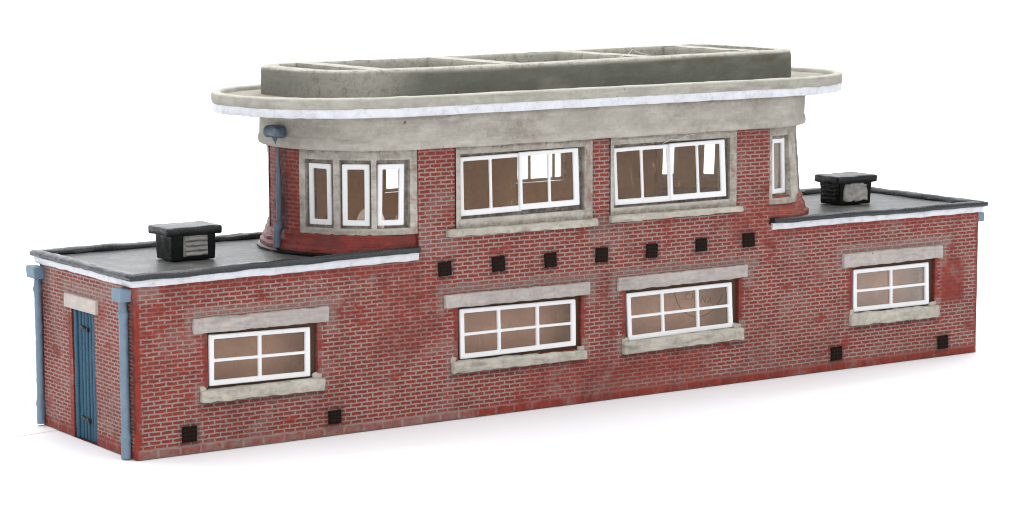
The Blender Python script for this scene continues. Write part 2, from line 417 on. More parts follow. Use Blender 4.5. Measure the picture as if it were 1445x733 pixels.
mb = MB()
def Pw(s, z):
    x, y, nx, ny = per(s)
    a = .10 * fbm(s * .05, z * .07, 1) + .05 * fbm(s * .4, z * .4, 5)
    lean = -.0035 * max(0, z) * 0
    if z < 1e-6: z = .12 + .16 * max(-1, min(1, fbm(s * .13, 0, 11)))
    return (x + nx * (a + lean), y + ny * (a + lean), max(z, 0.01))
def Nw(s, z):
    x, y, nx, ny = per(s); return (nx, ny, 0)
ex = [-R0, -R0 * .5, 0, R0 * .5, R0, L - R0, L - R0 / 2, L, L + R0 / 2, L + R0, 288.5 - R0, 288.5, 288.5 + R0, 528.5 - R0, 528.5, 528.5 + R0]
for h in GH: ex += [h[0], h[1]]
ex += [69.6, 169.8, DOOR[0], DOOR[1]]
front = lines(-W + R0, L + R0, .62, ex); rear = lines(L + R0, 528.5 + R0, 3, ex)
zs = lines(0, 38.4, .55, [2.05] + [h[2] for h in GH] + [h[3] for h in GH] + [28.6])
def uv_wall(u, v, uc, vc):
    if vc < 2.05: return (u * .56, v * .94 / 2.05 - .94)
    if uc < 0 or uc > L: return (u * .97, (v - 2.05) * 1.13)
    return (u, v - 2.05)
panel(mb, front + rear[1:], zs, Pw, Nw, GH + [DOOR], wear_wall, 0, reveal=1.1, uvf=uv_wall)
# dark rebate round each ground-floor frame
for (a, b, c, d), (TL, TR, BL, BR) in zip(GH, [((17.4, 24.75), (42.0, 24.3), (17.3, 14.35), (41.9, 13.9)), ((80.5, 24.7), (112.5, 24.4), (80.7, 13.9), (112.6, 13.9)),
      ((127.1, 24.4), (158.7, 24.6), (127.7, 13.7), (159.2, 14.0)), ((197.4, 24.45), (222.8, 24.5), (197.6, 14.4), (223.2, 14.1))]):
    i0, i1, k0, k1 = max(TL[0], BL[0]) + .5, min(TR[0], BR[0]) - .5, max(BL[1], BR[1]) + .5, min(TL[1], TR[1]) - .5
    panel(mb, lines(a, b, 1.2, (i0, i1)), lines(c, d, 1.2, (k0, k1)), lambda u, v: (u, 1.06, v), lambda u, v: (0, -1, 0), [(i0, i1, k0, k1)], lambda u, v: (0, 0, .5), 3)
# the upper storey's front and back: brick round the concrete window surrounds
US = [(79.3, 116.8, 43.0, 61.9), (121.9, 159.3, 43.2, 61.9)]
us = lines(69.6, 169.8, .62, [US[0][0], US[0][1], US[1][0], US[1][1]]); vs = lines(38.4, 62.0, .6, [43.0, 43.2, 61.9])
panel(mb, us, vs, Pw, Nw, US, wear_wall, 0, thick=2.2, imat=1, uvo=(0, -2.05))
RW = [(88.9, 104.5, 46.8, 59.2), (126.9, 142.0, 46.8, 59.2)]
us = lines(69.6, 169.8, 2, [a for h in RW for a in h[:2]]); vs = lines(38.4, 62, 2, [46.8, 59.2])
panel(mb, us, vs, lambda u, v: (u, W, v), lambda u, v: (0, 1, 0), RW, lambda u, v: (.1, 0, 0), 0, thick=2.2, imat=1, rmat=2)
# cheeks of the front and back piers where the curved ends start
for x, nx in ((69.6, -1), (169.8, 1)):
    for y0, y1 in ((0, 3), (W - 3, W)):
        mb.f([mb.v((x, y, z), (.8, 0, .3)) for y, z in ((y0, 38.4), (y1, 38.4), (y1, 62), (y0, 62))], 0, [(y0, 38.4), (y1, 38.4), (y1, 62), (y0, 62)], (nx, 0, 0))
# door reveal bottom is open; a dark back closes the doorway
wall = link('brick_wall', mb, [M_BRICK, M_BROWN2, M_CONC, M_DARKB], box, angle=30)

# ---- windows ------------------------------------------------------
def frame_mesh(q, Wm, Hm, abars, bbars, T, nrm, step=2.2):
    """q(a, b) -> point on the front face, bars are mm intervals along a and b"""
    mb = MB(); A = sorted({x for p in abars for x in p}); B = sorted({x for p in bbars for x in p})
    def solid(i, j):
        if not (0 <= i < len(A) - 1 and 0 <= j < len(B) - 1): return False
        a, b = (A[i] + A[i + 1]) / 2, (B[j] + B[j + 1]) / 2
        return any(p < a < r for p, r in abars) or any(p < b < r for p, r in bbars)
    n = Vector(nrm); F, K = {}, {}
    def g(D, i, j, d):
        if (i, j) not in D: D[(i, j)] = mb.v(Vector(q(A[i] / Wm, B[j] / Hm)) - n * d)
        return D[(i, j)]
    for i in range(len(A) - 1):
        for j in range(len(B) - 1):
            if not solid(i, j): continue
            ks = [(i, j), (i + 1, j), (i + 1, j + 1), (i, j + 1)]
            mb.f([g(F, *k, 0) for k in ks], out=n); mb.f([g(K, *k, T) for k in ks], out=-n)
            for (k0, k1, di, dj) in ((ks[0], ks[1], 0, -1), (ks[1], ks[2], 1, 0), (ks[2], ks[3], 0, 1), (ks[3], ks[0], -1, 0)):
                if not solid(i + di, j + dj):
                    mb.f([g(F, *k0, 0), g(F, *k1, 0), g(K, *k1, T), g(K, *k0, T)])
    bm = mb.bm
    bmesh.ops.recalc_face_normals(bm, faces=bm.faces)
    es = [e for e in bm.edges if len(e.link_faces) == 2 and e.calc_face_angle(0) > 1.0]
    bmesh.ops.bevel(bm, geom=es, offset=.13, segments=2, affect='EDGES', clamp_overlap=True)
    for v in bm.verts:
        c = v.co; v.co = c + Vector((n1(c.x * .5, c.z * .5, 3), 0, n1(c.x * .5, c.z * .5, 8))) * .07
    return mb
def bil(TL, TR, BL, BR, y):
    def q(a, b):
        x = (BL[0] * (1 - a) + BR[0] * a) * (1 - b) + (TL[0] * (1 - a) + TR[0] * a) * b
        z = (BL[1] * (1 - a) + BR[1] * a) * (1 - b) + (TL[1] * (1 - a) + TR[1] * a) * b
        yy = y(a) if callable(y) else y
        return (x, yy, z)
    return q
def pane_mesh(q, n, d, m=.02, t=.12, mm=(.4, .4)):
    mb = MB(); n = Vector(n)
    P = [Vector(q(a, b)) - n * d for a, b in ((m, m), (1 - m, m), (1 - m, 1 - m), (m, 1 - m))]
    f = [mb.v(p) for p in P]; k = [mb.v(p - n * t) for p in P]
    mb.f(f, out=n); mb.f(k, out=-n)
    for i in range(4): mb.f([f[i], f[(i + 1) % 4], k[(i + 1) % 4], k[i]], out=(P[i] + P[(i + 1) % 4]) / 2 - sum(P, Vector()) / 4)
    return mb

GF = [((17.4, 24.75), (42.0, 24.3), (17.3, 14.35), (41.9, 13.9), 2), ((80.5, 24.7), (112.5, 24.4), (80.7, 13.9), (112.6, 13.9), 3),
      ((127.1, 24.4), (158.7, 24.6), (127.7, 13.7), (159.2, 14.0), 3), ((197.4, 24.45), (222.8, 24.5), (197.6, 14.4), (223.2, 14.1), 2)]
for i, (TL, TR, BL, BR, nc) in enumerate(GF):
    wm, hm = TR[0] - TL[0], TL[1] - BL[1]
    TL, TR, BL, BR = (TL[0], TL[1] + .4), (TR[0], TR[1] + .35), (BL[0], BL[1] - .2), (BR[0], BR[1] - .05)
    wm, hm = TR[0] - TL[0], TL[1] - BL[1]
    q = bil(TL, TR, BL, BR, .3)
    ab = [(0, 1.25), (wm - 1.25, wm)] + [(wm * k / nc - .4, wm * k / nc + .4) for k in range(1, nc)]
    bb = [(0, 1.12), (hm - .98, hm), (hm * .49 - .32, hm * .49 + .32)]
    fr = link('window_frame', frame_mesh(q, wm, hm, ab, bb, .75, (0, -1, 0)), M_FRAME, box)
    link('pane', pane_mesh(q, (0, -1, 0), .5), M_PANE, fr)
    # lintel
    tl, bl, tr, br = LINT[i]; mb = MB()
    x0, x1 = tl[0], tr[0]
    def fn(p):
        a = (p.x - x0) / (x1 - x0); b = (p.z - 0) / 3.2
        lo = bl[1] * (1 - a) + br[1] * a; hi = tl[1] * (1 - a) + tr[1] * a
        return (p.x, p.y, lo + (hi - lo) * b)
    rbox(mb, (x0, -.8 - .15 * (i % 2), 0), (x1, .9, 3.2), .34, .9, .22, .5, i * 7.3, fn)
    link('lintel', mb, M_LINT, fr, recalc=True)
    a, b, lt, lb, rt_, rb = SILL[i]; mb = MB(); lt += .55; rt_ += .25
    def fn(p):
        t = (p.x - a) / (b - a); lo = lb * (1 - t) + rb * t; hi = lt * (1 - t) + rt_ * t
        return (p.x, p.y, lo + (hi - lo) * p.z / 2.7)
    rbox(mb, (a, -1.25, 0), (b, 1.2, 2.7), .38, .9, .27, .5, 30 + i * 5.1, fn)
    # stooling at the two ends of the sill
    rbox(mb, (b - 2.3, -.45, rt_ - .5), (b - .3, .9, rt_ + .9), .5, .5, .45, .9, 3 + i)
    rbox(mb, (a - .1, -.35, lt - .6), (a + 1.6, .9, lt + .9), .5, .5, .4, .9, 8 + i)
    link('sill', mb, M_SILL, fr, recalc=True)
    # brown recess behind the panes
    a, b, c, d = GH[i]; y0, y1 = 1.1, 6.6; mb = MB()
    a -= .6; b += .6; c -= .4; d += .4
    C = [Vector((x, y, z)) for y in (y0, y1) for x in (a, b) for z in (c, d)]
    V = [mb.v(p) for p in C]; mid = sum(C, Vector()) / 8
    for ix in ((4, 5, 7, 6), (0, 1, 5, 4), (2, 3, 7, 6), (0, 2, 6, 4), (1, 3, 7, 5)):
        ce = sum((C[k] for k in ix), Vector()) / 4; mb.f([V[k] for k in ix], out=mid - ce)
    g = GH[i]      # ring that joins the recess to the wall opening
    for (u0, u1, v0, v1) in ((a, g[0], c, d), (g[1], b, c, d), (g[0], g[1], c, g[2]), (g[0], g[1], g[3], d)):
        mb.f([mb.v((x, y0, z)) for x, z in ((u0, v0), (u1, v0), (u1, v1), (u0, v1))], out=(0, 1, 0))
    link('recess', mb, M_BROWN, fr)
    if i == 2:     # the ink stamp on the back of the recess
        cu = bpy.data.curves.new('stamp', 'FONT'); cu.body = 'CHINA'; cu.size = 2.35; cu.align_x = 'CENTER'; cu.align_y = 'CENTER'; cu.space_character = 1.28
        to = bpy.data.objects.new('stamp_text', cu); COL.objects.link(to)
        dg = bpy.context.evaluated_depsgraph_get(); me = bpy.data.meshes.new_from_object(to.evaluated_get(dg))
        bpy.data.objects.remove(to); mb = MB()
        cx, cz, ro = 153.4, 20.6, math.radians(-13)
        vv = [mb.v((cx + v.co.x * math.cos(ro) - v.co.y * math.sin(ro), 6.56, cz + v.co.x * math.sin(ro) + v.co.y * math.cos(ro))) for v in me.vertices]
        for p in me.polygons: mb.f([vv[k] for k in p.vertices], out=(0, -1, 0))
        N_ = 72; r0, r1 = 7.45, 7.75
        for k in range(N_):
            a0, a1 = 2 * math.pi * k / N_, 2 * math.pi * (k + 1) / N_
            pts = [(r0, a0), (r0, a1), (r1, a1), (r1, a0)]
            if 23.8 + 7.8 * max(math.sin(a0), math.sin(a1)) > 26.2 or 153.6 + 7.8 * max(math.cos(a0), math.cos(a1)) > 161: continue
            mb.f([mb.v((153.6 + r * math.cos(t), 6.56, 23.8 + r * math.sin(t))) for r, t in pts], out=(0, -1, 0))
        link('stamp', mb, M_INK, fr)

# upper front windows: concrete surround with sill, two casements of two lights
UF = [((81.0, 59.35), (113.3, 59.75), (81.2, 46.1), (113.7, 46.4)), ((123.4, 59.2), (156.2, 59.6), (124.0, 45.8), (156.9, 45.8))]
UO = [(80.7, 114.7, 45.5, 60.15), (123.1, 157.5, 45.3, 60.1)]
USILL = [(76.8, 117.9, 43.5, 41.8, 43.3, 41.6), (121.7, 160.9, 43.7, 42.0, 43.5, 42.1)]
for i in range(2):
    a, b, c, d = US[i]; o = UO[i]; mb = MB()
    def Ps(u, v):
        e = min(u - a, b - u, d - v)
        return (u, -.12 - .28 * (1 - ss(.5, 1.1, e)) + .06 * fbm(u * .5, v * .5, i), v)
    def ws(u, v):
        return (boxm(u, v, o[1] + .3, b, c, d, .4) * .55 * ss(-.1, .4, fbm(u * .8, v * .3, 4)), 0, max(boxm(u, v, a, b, c, c + 1.2, .6) * .6, boxm(u, v, o[1], b, c, d, .3) * .45, boxm(u, v, a, b, o[3], d, .5) * .3, boxm(u, v, a, b, d - .5, d, .3) * .8, boxm(u, v, a, b, c, c + .4, .3) * .9))
    us = lines(a + .02, b - .02, .6, o[:2]); vs = lines(c + .02, d - .02, .5, o[2:])
    panel(mb, us, vs, Ps, lambda u, v: (0, -1, 0), [o], ws, thick=2.3, imat=1, rwear=(0, 0, .6))
    (tx0, tz0), (tx1, tz1), (bx0, bz0), (bx1, bz1) = UF[i]
    e = (max(tx0, bx0) + .5, min(tx1, bx1) - .5, max(bz0, bz1) + .6, min(tz0, tz1) - .5)
    panel(mb, lines(o[0] - .01, o[1] + .01, .8, e[:2]), lines(o[2] - .01, o[3] + .01, .8, e[2:]), lambda u, v: (u, 1.32, v), lambda u, v: (0, -1, 0), [e], lambda u, v: (0, 0, 1), thick=.9, imat=1, rwear=(0, 0, .6))
    sur = link('window_surround', mb, [M_CONC, M_BROWN2], box)
    s0, s1, lt, lb, rt_, rb = USILL[i]; mb = MB()
    def fn(p):
        t = (p.x - s0) / (s1 - s0); lo = lb * (1 - t) + rb * t; hi = lt * (1 - t) + rt_ * t
        return (p.x, p.y, lo + (hi - lo) * p.z / 1.7)
    rbox(mb, (s0, -1.3, 0), (s1, .3, 1.7), .34, .9, .22, .5, 60 + i * 5.1, fn)
    link('sill', mb, M_SILL, sur, recalc=True)
    TL, TR, BL, BR = UF[i]
    wm, hm = TR[0] - TL[0], TL[1] - BL[1]
    hw = wm / 2
    yc = [lambda t: 1.0, lambda t: .62][0]
    fr = None
    for half in (0, 1):
        u0, u1 = (0, .515) if half == 0 else (.49, 1)
        if i == 1: u0, u1 = (0, .505) if half == 0 else (.49, 1)
        Q = bil(TL, TR, BL, BR, 75 / 100 if half == 0 else .35)
        dz = (0, .28)[half] if i == 0 else (0, .18)[half]
        q = lambda p, r, Q=Q, u0=u0, u1=u1, dz=dz: Vector(Q(u0 + (u1 - u0) * p, r)) + Vector((0, 0, dz * (1 if r < .5 else .6)))
        w_ = wm * (u1 - u0)
        lb_, rb_ = (1.05, .8) if half == 0 else (.8, 1.5)
        fm = frame_mesh(q, w_, hm, [(0, lb_), (w_ - rb_, w_), (w_ * .5 - .34, w_ * .5 + .34)], [(0, 1.3), (hm - .9, hm)], .55, (0, -1, 0))
        f = link('casement', fm, M_FRAME, box)
        link('pane', pane_mesh(q, (0, -1, 0), .38, .03), M_PANE, f)

# rear windows (seen through the front panes): white frames of three lights
for (a, b, c, d) in RW:
    q = bil((a + .2, d - .2), (b - .2, d - .2), (a + .2, c + .2), (b - .2, c + .2), W - .8)
    wm, hm = b - a - .4, d - c - .4
    f = link('window_frame', frame_mesh(q, wm, hm, [(0, .7), (wm - .7, wm), (wm * .3 - .35, wm * .3 + .35), (wm * .8 - .35, wm * .8 + .35)], [(0, .8), (hm - .8, hm)], .6, (0, 1, 0)), M_FRAME, box)
    link('pane', pane_mesh(q, (0, 1, 0), .3), M_PANE, f)

# ---- the rounded ends ------------------------------------------------
AX, BY = 21.0, 23.75
def end(t, right, o=0.0):          # t in degrees, 0 = front, 90 = tip, 180 = back
    r = math.radians(t); c, s = math.cos(r), math.sin(r)
    nx, ny = s / AX, -c / BY; l = math.hypot(nx, ny); nx /= l; ny /= l
    x, y = -AX * s, W / 2 - BY * c; px, py = x - nx * o, y + ny * o
    return ((169.8 - px, py, nx, ny) if right else (69.6 + px, py, -nx, ny))
def arc(t): return t / 180 * 70.3
WIN = [(7.9, 24.9), (29.6, 46.2), (53.2, 68.4)]
HOL_L = [(4.6, 25.4), (28.6, 47.2), (51.0, 69.6)]
WIN_R = [(5.0, 20.6), (36.5, 50.0), (56.5, 69.0)]
HOL_R = [(3.6, 21.6), (35.5, 51.0), (55.5, 70.0)]
for right in (False, True):
    for back in (False, True):
        mb = MB()
        tt = (lambda u: 180 - u) if back else (lambda u: u)
        HOL, WN = (HOL_R, WIN_R) if right else (HOL_L, WIN)
        holes = [(a, b, 44.5, 59.7) for a, b in HOL]
        def Pb(u, v):
            e = min(u * .37 + .01, (73 - u) * .37, 61.9 - v, v - 43.1)
            o = (.07 * (58 - v) * ss(0, 15, u) if right else 0) + .35 * (1 - ss(.5, 1.1, e)) + .08 * fbm(u * .2, v * .5, 3 + right) - .05
            x, y, nx, ny = end(tt(u), right, o); return (x, y, v)
        def Nb(u, v):
            x, y, nx, ny = end(tt(u), right); return (nx, ny, 0)
        def wb(u, v):
            return (boxm(u, v, 0, 4.2, 44, 60, 1) * .5 * ss(0, .4, fbm(u * .4, v * .4, 2)), 0, max(boxm(u, v, 0, 73, 43, 44.2, .6) * .5, boxm(u, v, 0, 73, 60.2, 62, .5) * .4, boxm(u, v, 0, 73, 61.4, 62, .3) * .9 * ss(-.2, .2, n1(u * .15, 3)), .35 * ss(.0, .4, fbm(u * .2, v * .3, 7))))
        us = lines(.2, 73, 1.4, [x for h in HOL for x in h]); vs = lines(43.1, 61.95, .7, [44.5, 59.7])
        panel(mb, us, vs, Pb, Nb, holes, wb, thick=2.0, imat=1, rwear=(0, 0, .5))
        zb0, zb1 = (45.1, 58.7) if not right else (45.4, 58.9)
        for (ha, hb), (wa, wb_) in zip(HOL, WN):
            e = (wa + .9, wb_ - .9, zb0 + .5, zb1 - .5)
            panel(mb, lines(ha - .02, hb + .02, 1.4, e[:2]), lines(44.48, 59.72, .8, e[2:]), lambda u, v: Vector(Pb(u, 50)[:2] + (v,)) - Vector(Nb(u, v)) * 1.5, Nb, [e], lambda u, v: (0, 0, .75), thick=.5, imat=1, rwear=(0, 0, .5))
        link('bay_surround', mb, [M_CONC, M_BROWN2], box)
        for k, (a, b) in enumerate(WN):
            p0 = end(tt(a), right, -.75); p1 = end(tt(b), right, -.75)
            if (not right) != back: p0, p1 = p1, p0
            d = Vector((p1[0] - p0[0], p1[1] - p0[1], 0)); wl = d.length; d.normalize(); nn = Vector((d.y, -d.x, 0))
            z0, z1 = (45.1, 58.7) if not right else (45.4, 58.9)
            tl = [.25, 0, -.1][k] if not right else -.5
            q = lambda u, v, p0=p0, d=d, wl=wl, tl=tl: Vector((p0[0], p0[1], 0)) + d * (wl * u + tl * (v - .5)) + Vector((0, 0, z0 + (z1 - z0) * v))
            f = link('bay_window', frame_mesh(q, wl, z1 - z0, [(0, 1.15), (wl - 1.15, wl)], [(0, 1.2), (z1 - z0 - 1.1, z1 - z0)], .7, nn), M_FRAME, box)
            link('pane', pane_mesh(q, nn, .45), M_PANE, f)
            if not right and not back:        # pale tan disc behind the lower corner of each pane
                mb = MB(); g = (.95, 1.0, .98)[k]; rr = (1.6, 3.3, 1.7)[k]; N_ = 28
                c0 = q(g, .05) - nn * 1.0
                vv = [mb.v(c0 + d * rr * .95 * math.cos(6.2832 * j / N_) + Vector((0, 0, rr * math.sin(6.2832 * j / N_) * 1.05))) for j in range(N_)]
                ww = [mb.v(v.co - nn * .35) for v in vv]
                mb.f(vv, out=nn); mb.f(ww, out=-nn)
                for j in range(N_): mb.f([vv[j], vv[(j + 1) % N_], ww[(j + 1) % N_], ww[j]])
                link('pale_disc', mb, M_PALE, f, recalc=True)
    # brick pier at the tip
    mb = MB()
    def Pp(u, v):
        x, y, nx, ny = end(u, right, .12 + .08 * fbm(u * .3, v * .4, 9)); return (x, y, v)
    def Np(u, v):
        x, y, nx, ny = end(u, right); return (nx, ny, 0)
    vs = lines(42.6, 61.95, .8)
    V = {}
    us = lines(72.6, 107.4, 1.4)
    for i in range(len(us) - 1):
        for j in range(len(vs) - 1):
            for dd, D in ((0, 0), (2.0, 1)):
                q = [(us[i], vs[j]), (us[i + 1], vs[j]), (us[i + 1], vs[j + 1]), (us[i], vs[j + 1])]
                mm = Vector(Np(*q[0]))
                pts = []
                for u, v in q:
                    key = (round(u, 3), round(v, 3), D)
                    if key not in V:
                        V[key] = mb.v(Vector(Pp(u, v)) - Vector(Np(u, v)) * dd, (min(1, max(.62 + .5 * fbm(u * .1, v * .3, 2), 0)), 0, boxm(u, v, 84, 95, 42, 62, 3) * .65))
                    pts.append(V[key])
                mb.f(pts, D, [(arc(u), v) for u, v in q], mm if not D else -mm)
    link('end_pier', mb, [M_BRICK, M_BROWN2], box)
    # flared brick skirt under the rounded end, on a black bedding ring
    path = []
    for k in range(0, 91):
        x, y, nx, ny = end(k * 2, right); e = min(k * 2, 180 - k * 2); q = .12 + .88 * ss(2, 34, e); path.append((x, y + (.35 if k < 45 else -.35) * (1 - q), nx * q, ny * q, arc(k * 2)))
    mb = MB()
    sk = [(-.6, 38.2), (1.75, 38.5), (1.95, 39.1), (1.9, 39.9), (1.55, 40.2), (1.3, 40.5), (1.25, 41.3), (.95, 41.55), (.75, 42.0), (.7, 42.6), (.45, 42.9), (.2, 43.25), (-.6, 43.35)]
    if right: sk = [(o * 1.25 + (.45 if o > .3 else .3), 38.2 + (z - 38.2) * 1.32) for o, z in sk]
    sweep(mb, path, sk, amp=.42 if right else .16, fr=.55, seed=4, wear=lambda s, k, z: (.72 + .3 * n1(s * .3, z), .0, .12 + .2 * n1(s * .4, z, 5)))
    link('bay_skirt', mb, M_SKIRTL if right else M_SKIRT, box, angle=50, recalc=True)
    mb = MB(); sweep(mb, path, [(0, 38.1), (2.6, 38.2), (2.7, 38.8), (2.2, 39.1), (0, 39.1)], amp=.12, fr=.5)
    link('bedding_ring', mb, M_BLACK, box, angle=50, recalc=True)

# closed outline of the upper storey
def outline(ax, by, x0, x1, p=2.0, yc=W / 2, n=96, ns=40, axr=None):
    pts = []
    def se(t, a): 
        c, s = math.cos(t), math.sin(t)
        return a * abs(s) ** (2 / p), by * math.copysign(abs(c) ** (2 / p), c)
    for k in range(ns): pts.append((x0 + (x1 - x0) * k / ns, yc - by))
    for k in range(n): dx, dy = se(math.pi * k / n, axr or ax); pts.append((x1 + dx, yc - dy))
    for k in range(ns): pts.append((x1 - (x1 - x0) * k / ns, yc + by))
    for k in range(n): dx, dy = se(math.pi * k / n, ax); pts.append((x0 - dx, yc + dy))
    out = []; s = 0
    for i, (x, y) in enumerate(pts):
        a = pts[i - 1]; b = pts[(i + 1) % len(pts)]
        tx, ty = b[0] - a[0], b[1] - a[1]; l = math.hypot(tx, ty)
        s += math.hypot(x - a[0], y - a[1]) if i else 0
        out.append((x, y, ty / l, -tx / l, s))
    return out

mb = MB()     # plain floor inside the upper storey
fl = [mb.v((x, y, 41.0)) for x, y, *_ in outline(20.5, 23.2, 69.6, 169.8)]
mb.f(fl, out=(0, 0, 1)); link('interior_floor', mb, M_BROWN2, box)

# concrete band over the windows
O = outline(AX, W / 2 - .1, 69.6, 169.8)
mb = MB()
def band_stain_shade(s, k, z):
    f = fbm(s * .06, z * .25, 21)
    return (0, 0, max(0, min(1, .15 + .55 * f + (.25 if z > 68.3 else 0))))  # stain mottle, with the slab's shade painted along the top
bp = [(-1.0, 61.85), (1.3, 61.85), (1.75, 62.05), (1.9, 62.6), (1.85, 63.6), (1.62, 64.1), (1.6, 65.6), (1.62, 67.4), (1.7, 68.3), (1.95, 68.8), (1.9, 69.5), (1.7, 69.95), (-1, 69.95)]
sweep(mb, O, bp, closed=True, amp=.14, fr=.14, seed=2, wear=band_stain_shade, fill=True, prof_closed=False)
link('concrete_band', mb, M_BAND, box, angle=50, recalc=True)

# canopy slab, white fascia and the raised kerb on top
OC = outline(31.0, 29.2, 66.0, 173.0, p=2.06, axr=31.5)
mb = MB()
zt = lambda s, z: .28 * fbm(s * .012, 0, 5)
cp = [(-1.2, 69.75), (-.55, 69.8), (-.5, 71.2), (-.15, 71.6), (.0, 72.1), (.02, 73.5), (-.2, 73.9), (-.7, 74.05), (-1.9, 74.0), (-2.3, 73.7), (-2.6, 73.0), (-4, 72.9)]
sweep(mb, OC, cp, closed=True, amp=.10, fr=.2, seed=8, fill=True, prof_closed=False, wear=lambda s, k, z: (0, .55 if 73.8 < z and k < 9 else 0, .25 * max(0, fbm(s * .1, z, 3)) + (.3 if k > 9 else 0)))
canopy = link('canopy', mb, M_RIM, box, angle=50, recalc=True)
mb = MB()
def wf(s, k, z): return (0, 0, 1.0 if (z > 71.4 and n1(s * .35, 0, 4) > .05) else max(0, .6 * n1(s * .2, z, 6)))
fz = lambda s, z: (.30 * fbm(s * .09, 0, 31) + .09 * fbm(s * .4, 2, 31) if z > 71 else .10 * fbm(s * .2, 0, 12))
sweep(mb, OC, [(-1.0, 69.55), (-.35, 69.6), (-.18, 69.85), (-.16, 71.2), (-.22, 71.6), (-.45, 71.75), (-1.0, 71.7)], closed=True, amp=.09, fr=.35, seed=17, zf=fz, wear=wf)
link('fascia', mb, M_WHITE, canopy, angle=50, recalc=True)

def rrect(xl, xr, yf, yb, rl, rr, step=1.2):
    pts = []
    def ln(a, b):
        m = max(2, int(math.hypot(b[0] - a[0], b[1] - a[1]) / step)); pts.extend((a[0] + (b[0] - a[0]) * k / m, a[1] + (b[1] - a[1]) * k / m) for k in range(m))
    def cr(cx, cy, r, a0): pts.extend((cx + r * math.cos(math.radians(a0 + 90 * k / 14)), cy + r * math.sin(math.radians(a0 + 90 * k / 14))) for k in range(14))
    ln((xl + rl, yf), (xr - rr, yf)); cr(xr - rr, yf + rr, rr, 270); ln((xr, yf + rr), (xr, yb - rr)); cr(xr - rr, yb - rr, rr, 0)
    ln((xr - rr, yb), (xl + rl, yb)); cr(xl + rl, yb - rl, rl, 90); ln((xl, yb - rl), (xl, yf + rl)); cr(xl + rl, yf + rl, rl, 180)
    out = []; s = 0
    for i, (x, y) in enumerate(pts):
        a = pts[i - 1]; b = pts[(i + 1) % len(pts)]; tx, ty = b[0] - a[0], b[1] - a[1]; l = math.hypot(tx, ty)
        s += math.hypot(x - a[0], y - a[1]) if i else 0
        out.append((x, y, ty / l, -tx / l, s))
    return out
KX0, KX1, KY0, KY1, KRL, KRR = 50.0, 185.5, 6.0, 45.6, 13.0, 8.0
OD = rrect(KX0, KX1, KY0, KY1, KRL, KRR)
tilt = lambda x: .75 * ss(80, 190, x)
def wdr(s, k, z):
    lift = .45 + .8 * ss(150, 20, s) if s < 200 else .9
    v = ss(79.15 - lift - .35 * n1(s * .06, 2), 79.2, z)
    v = max(v, .14 * ss(.25, .6, fbm(s * .05, z * .2, 13)))
    if s < 16: v = max(v, .6 * (1 - ss(-2, 15, s)))
    if s > 292: v = max(v, ss(292, 300, s) * (.22 + .38 * ss(308, 330, s) + .12 * n1(s * .1, z * .3)))     # left end is paler
    return (0, max(0, min(1, v)), (.75 * ss(.0, .35, fbm(s * .05, z * .3, 3)) if (60 < s < 125 and 77 < z < 79) else 0))
mb = MB()
N_ = len(OD)
dprof = [(0, 72.8), (.05, 74), (.05, 75.5), (0, 77.0), (0, 77.5), (0, 77.9), (-.02, 78.25), (-.04, 78.6), (-.1, 78.9), (-.25, 79.12), (-.5, 79.26), (-1.1, 79.33), (-3.9, 79.3)]
rows = sweep(mb, OD, dprof, closed=True, amp=.08, fr=.2, seed=12, wear=wdr, prof_closed=False)
# leaning of the cast top
BARS = [65.0, 101.0, 138.5, 171.5]; bw = 2.6; ins = 3.9
yb0, yb1 = 24.6 - 18.6 + ins, 24.6 + 18.6 - ins
inner = [r[-1] for r in rows]
# top plate: walk the inner loop, cut it at the bars
top = MB()
def inner_half(x, front):
    r = (KRL if x < 120 else KRR) - ins + .01; e = (x - KX0 - ins) if x < 120 else (KX1 - ins - x); d = 0
    if e < r: d = r - math.sqrt(max(0, r * r - (r - max(0, e)) ** 2))
    return KY0 + ins + d if front else KY1 - ins - d
xs_min, xs_max = KX0 + ins, KX1 - ins
cells = list(zip([xs_min] + [b + bw for b in BARS], [b - bw for b in BARS] + [xs_max]))
for (a, b) in cells:          # each sunk panel: walls and floor
    n = 26; xs = [a + (b - a) * (0.5 - .5 * math.cos(math.pi * k / n)) for k in range(n + 1)]
    lp = [(x, inner_half(x, True)) for x in xs] + [(x, inner_half(x, False)) for x in reversed(xs)]
    q = []
    for p in lp:
        if not q or math.hypot(p[0] - q[-1][0], p[1] - q[-1][1]) > .05: q.append(p)
    if math.hypot(q[0][0] - q[-1][0], q[0][1] - q[-1][1]) < .05: q.pop()
    cx = sum(p[0] for p in q) / len(q); cy = sum(p[1] for p in q) / len(q)
    U = [mb.v((x, y, 79.3), (0, 1, 0)) for x, y in q]
    M_ = [mb.v((cx + (x - cx) * .985, cy + (y - cy) * .97, 78.6), (0, .6, 0)) for x, y in q]
    D_ = [mb.v((cx + (x - cx) * .97, cy + (y - cy) * .95, 75.4), (0, .35, .3)) for x, y in q]
    m = len(q)
    for i in range(m):
        j = (i + 1) % m
        mb.f([U[i], U[j], M_[j], M_[i]]); mb.f([M_[i], M_[j], D_[j], D_[i]])
    mb.f(D_, out=(0, 0, 1))
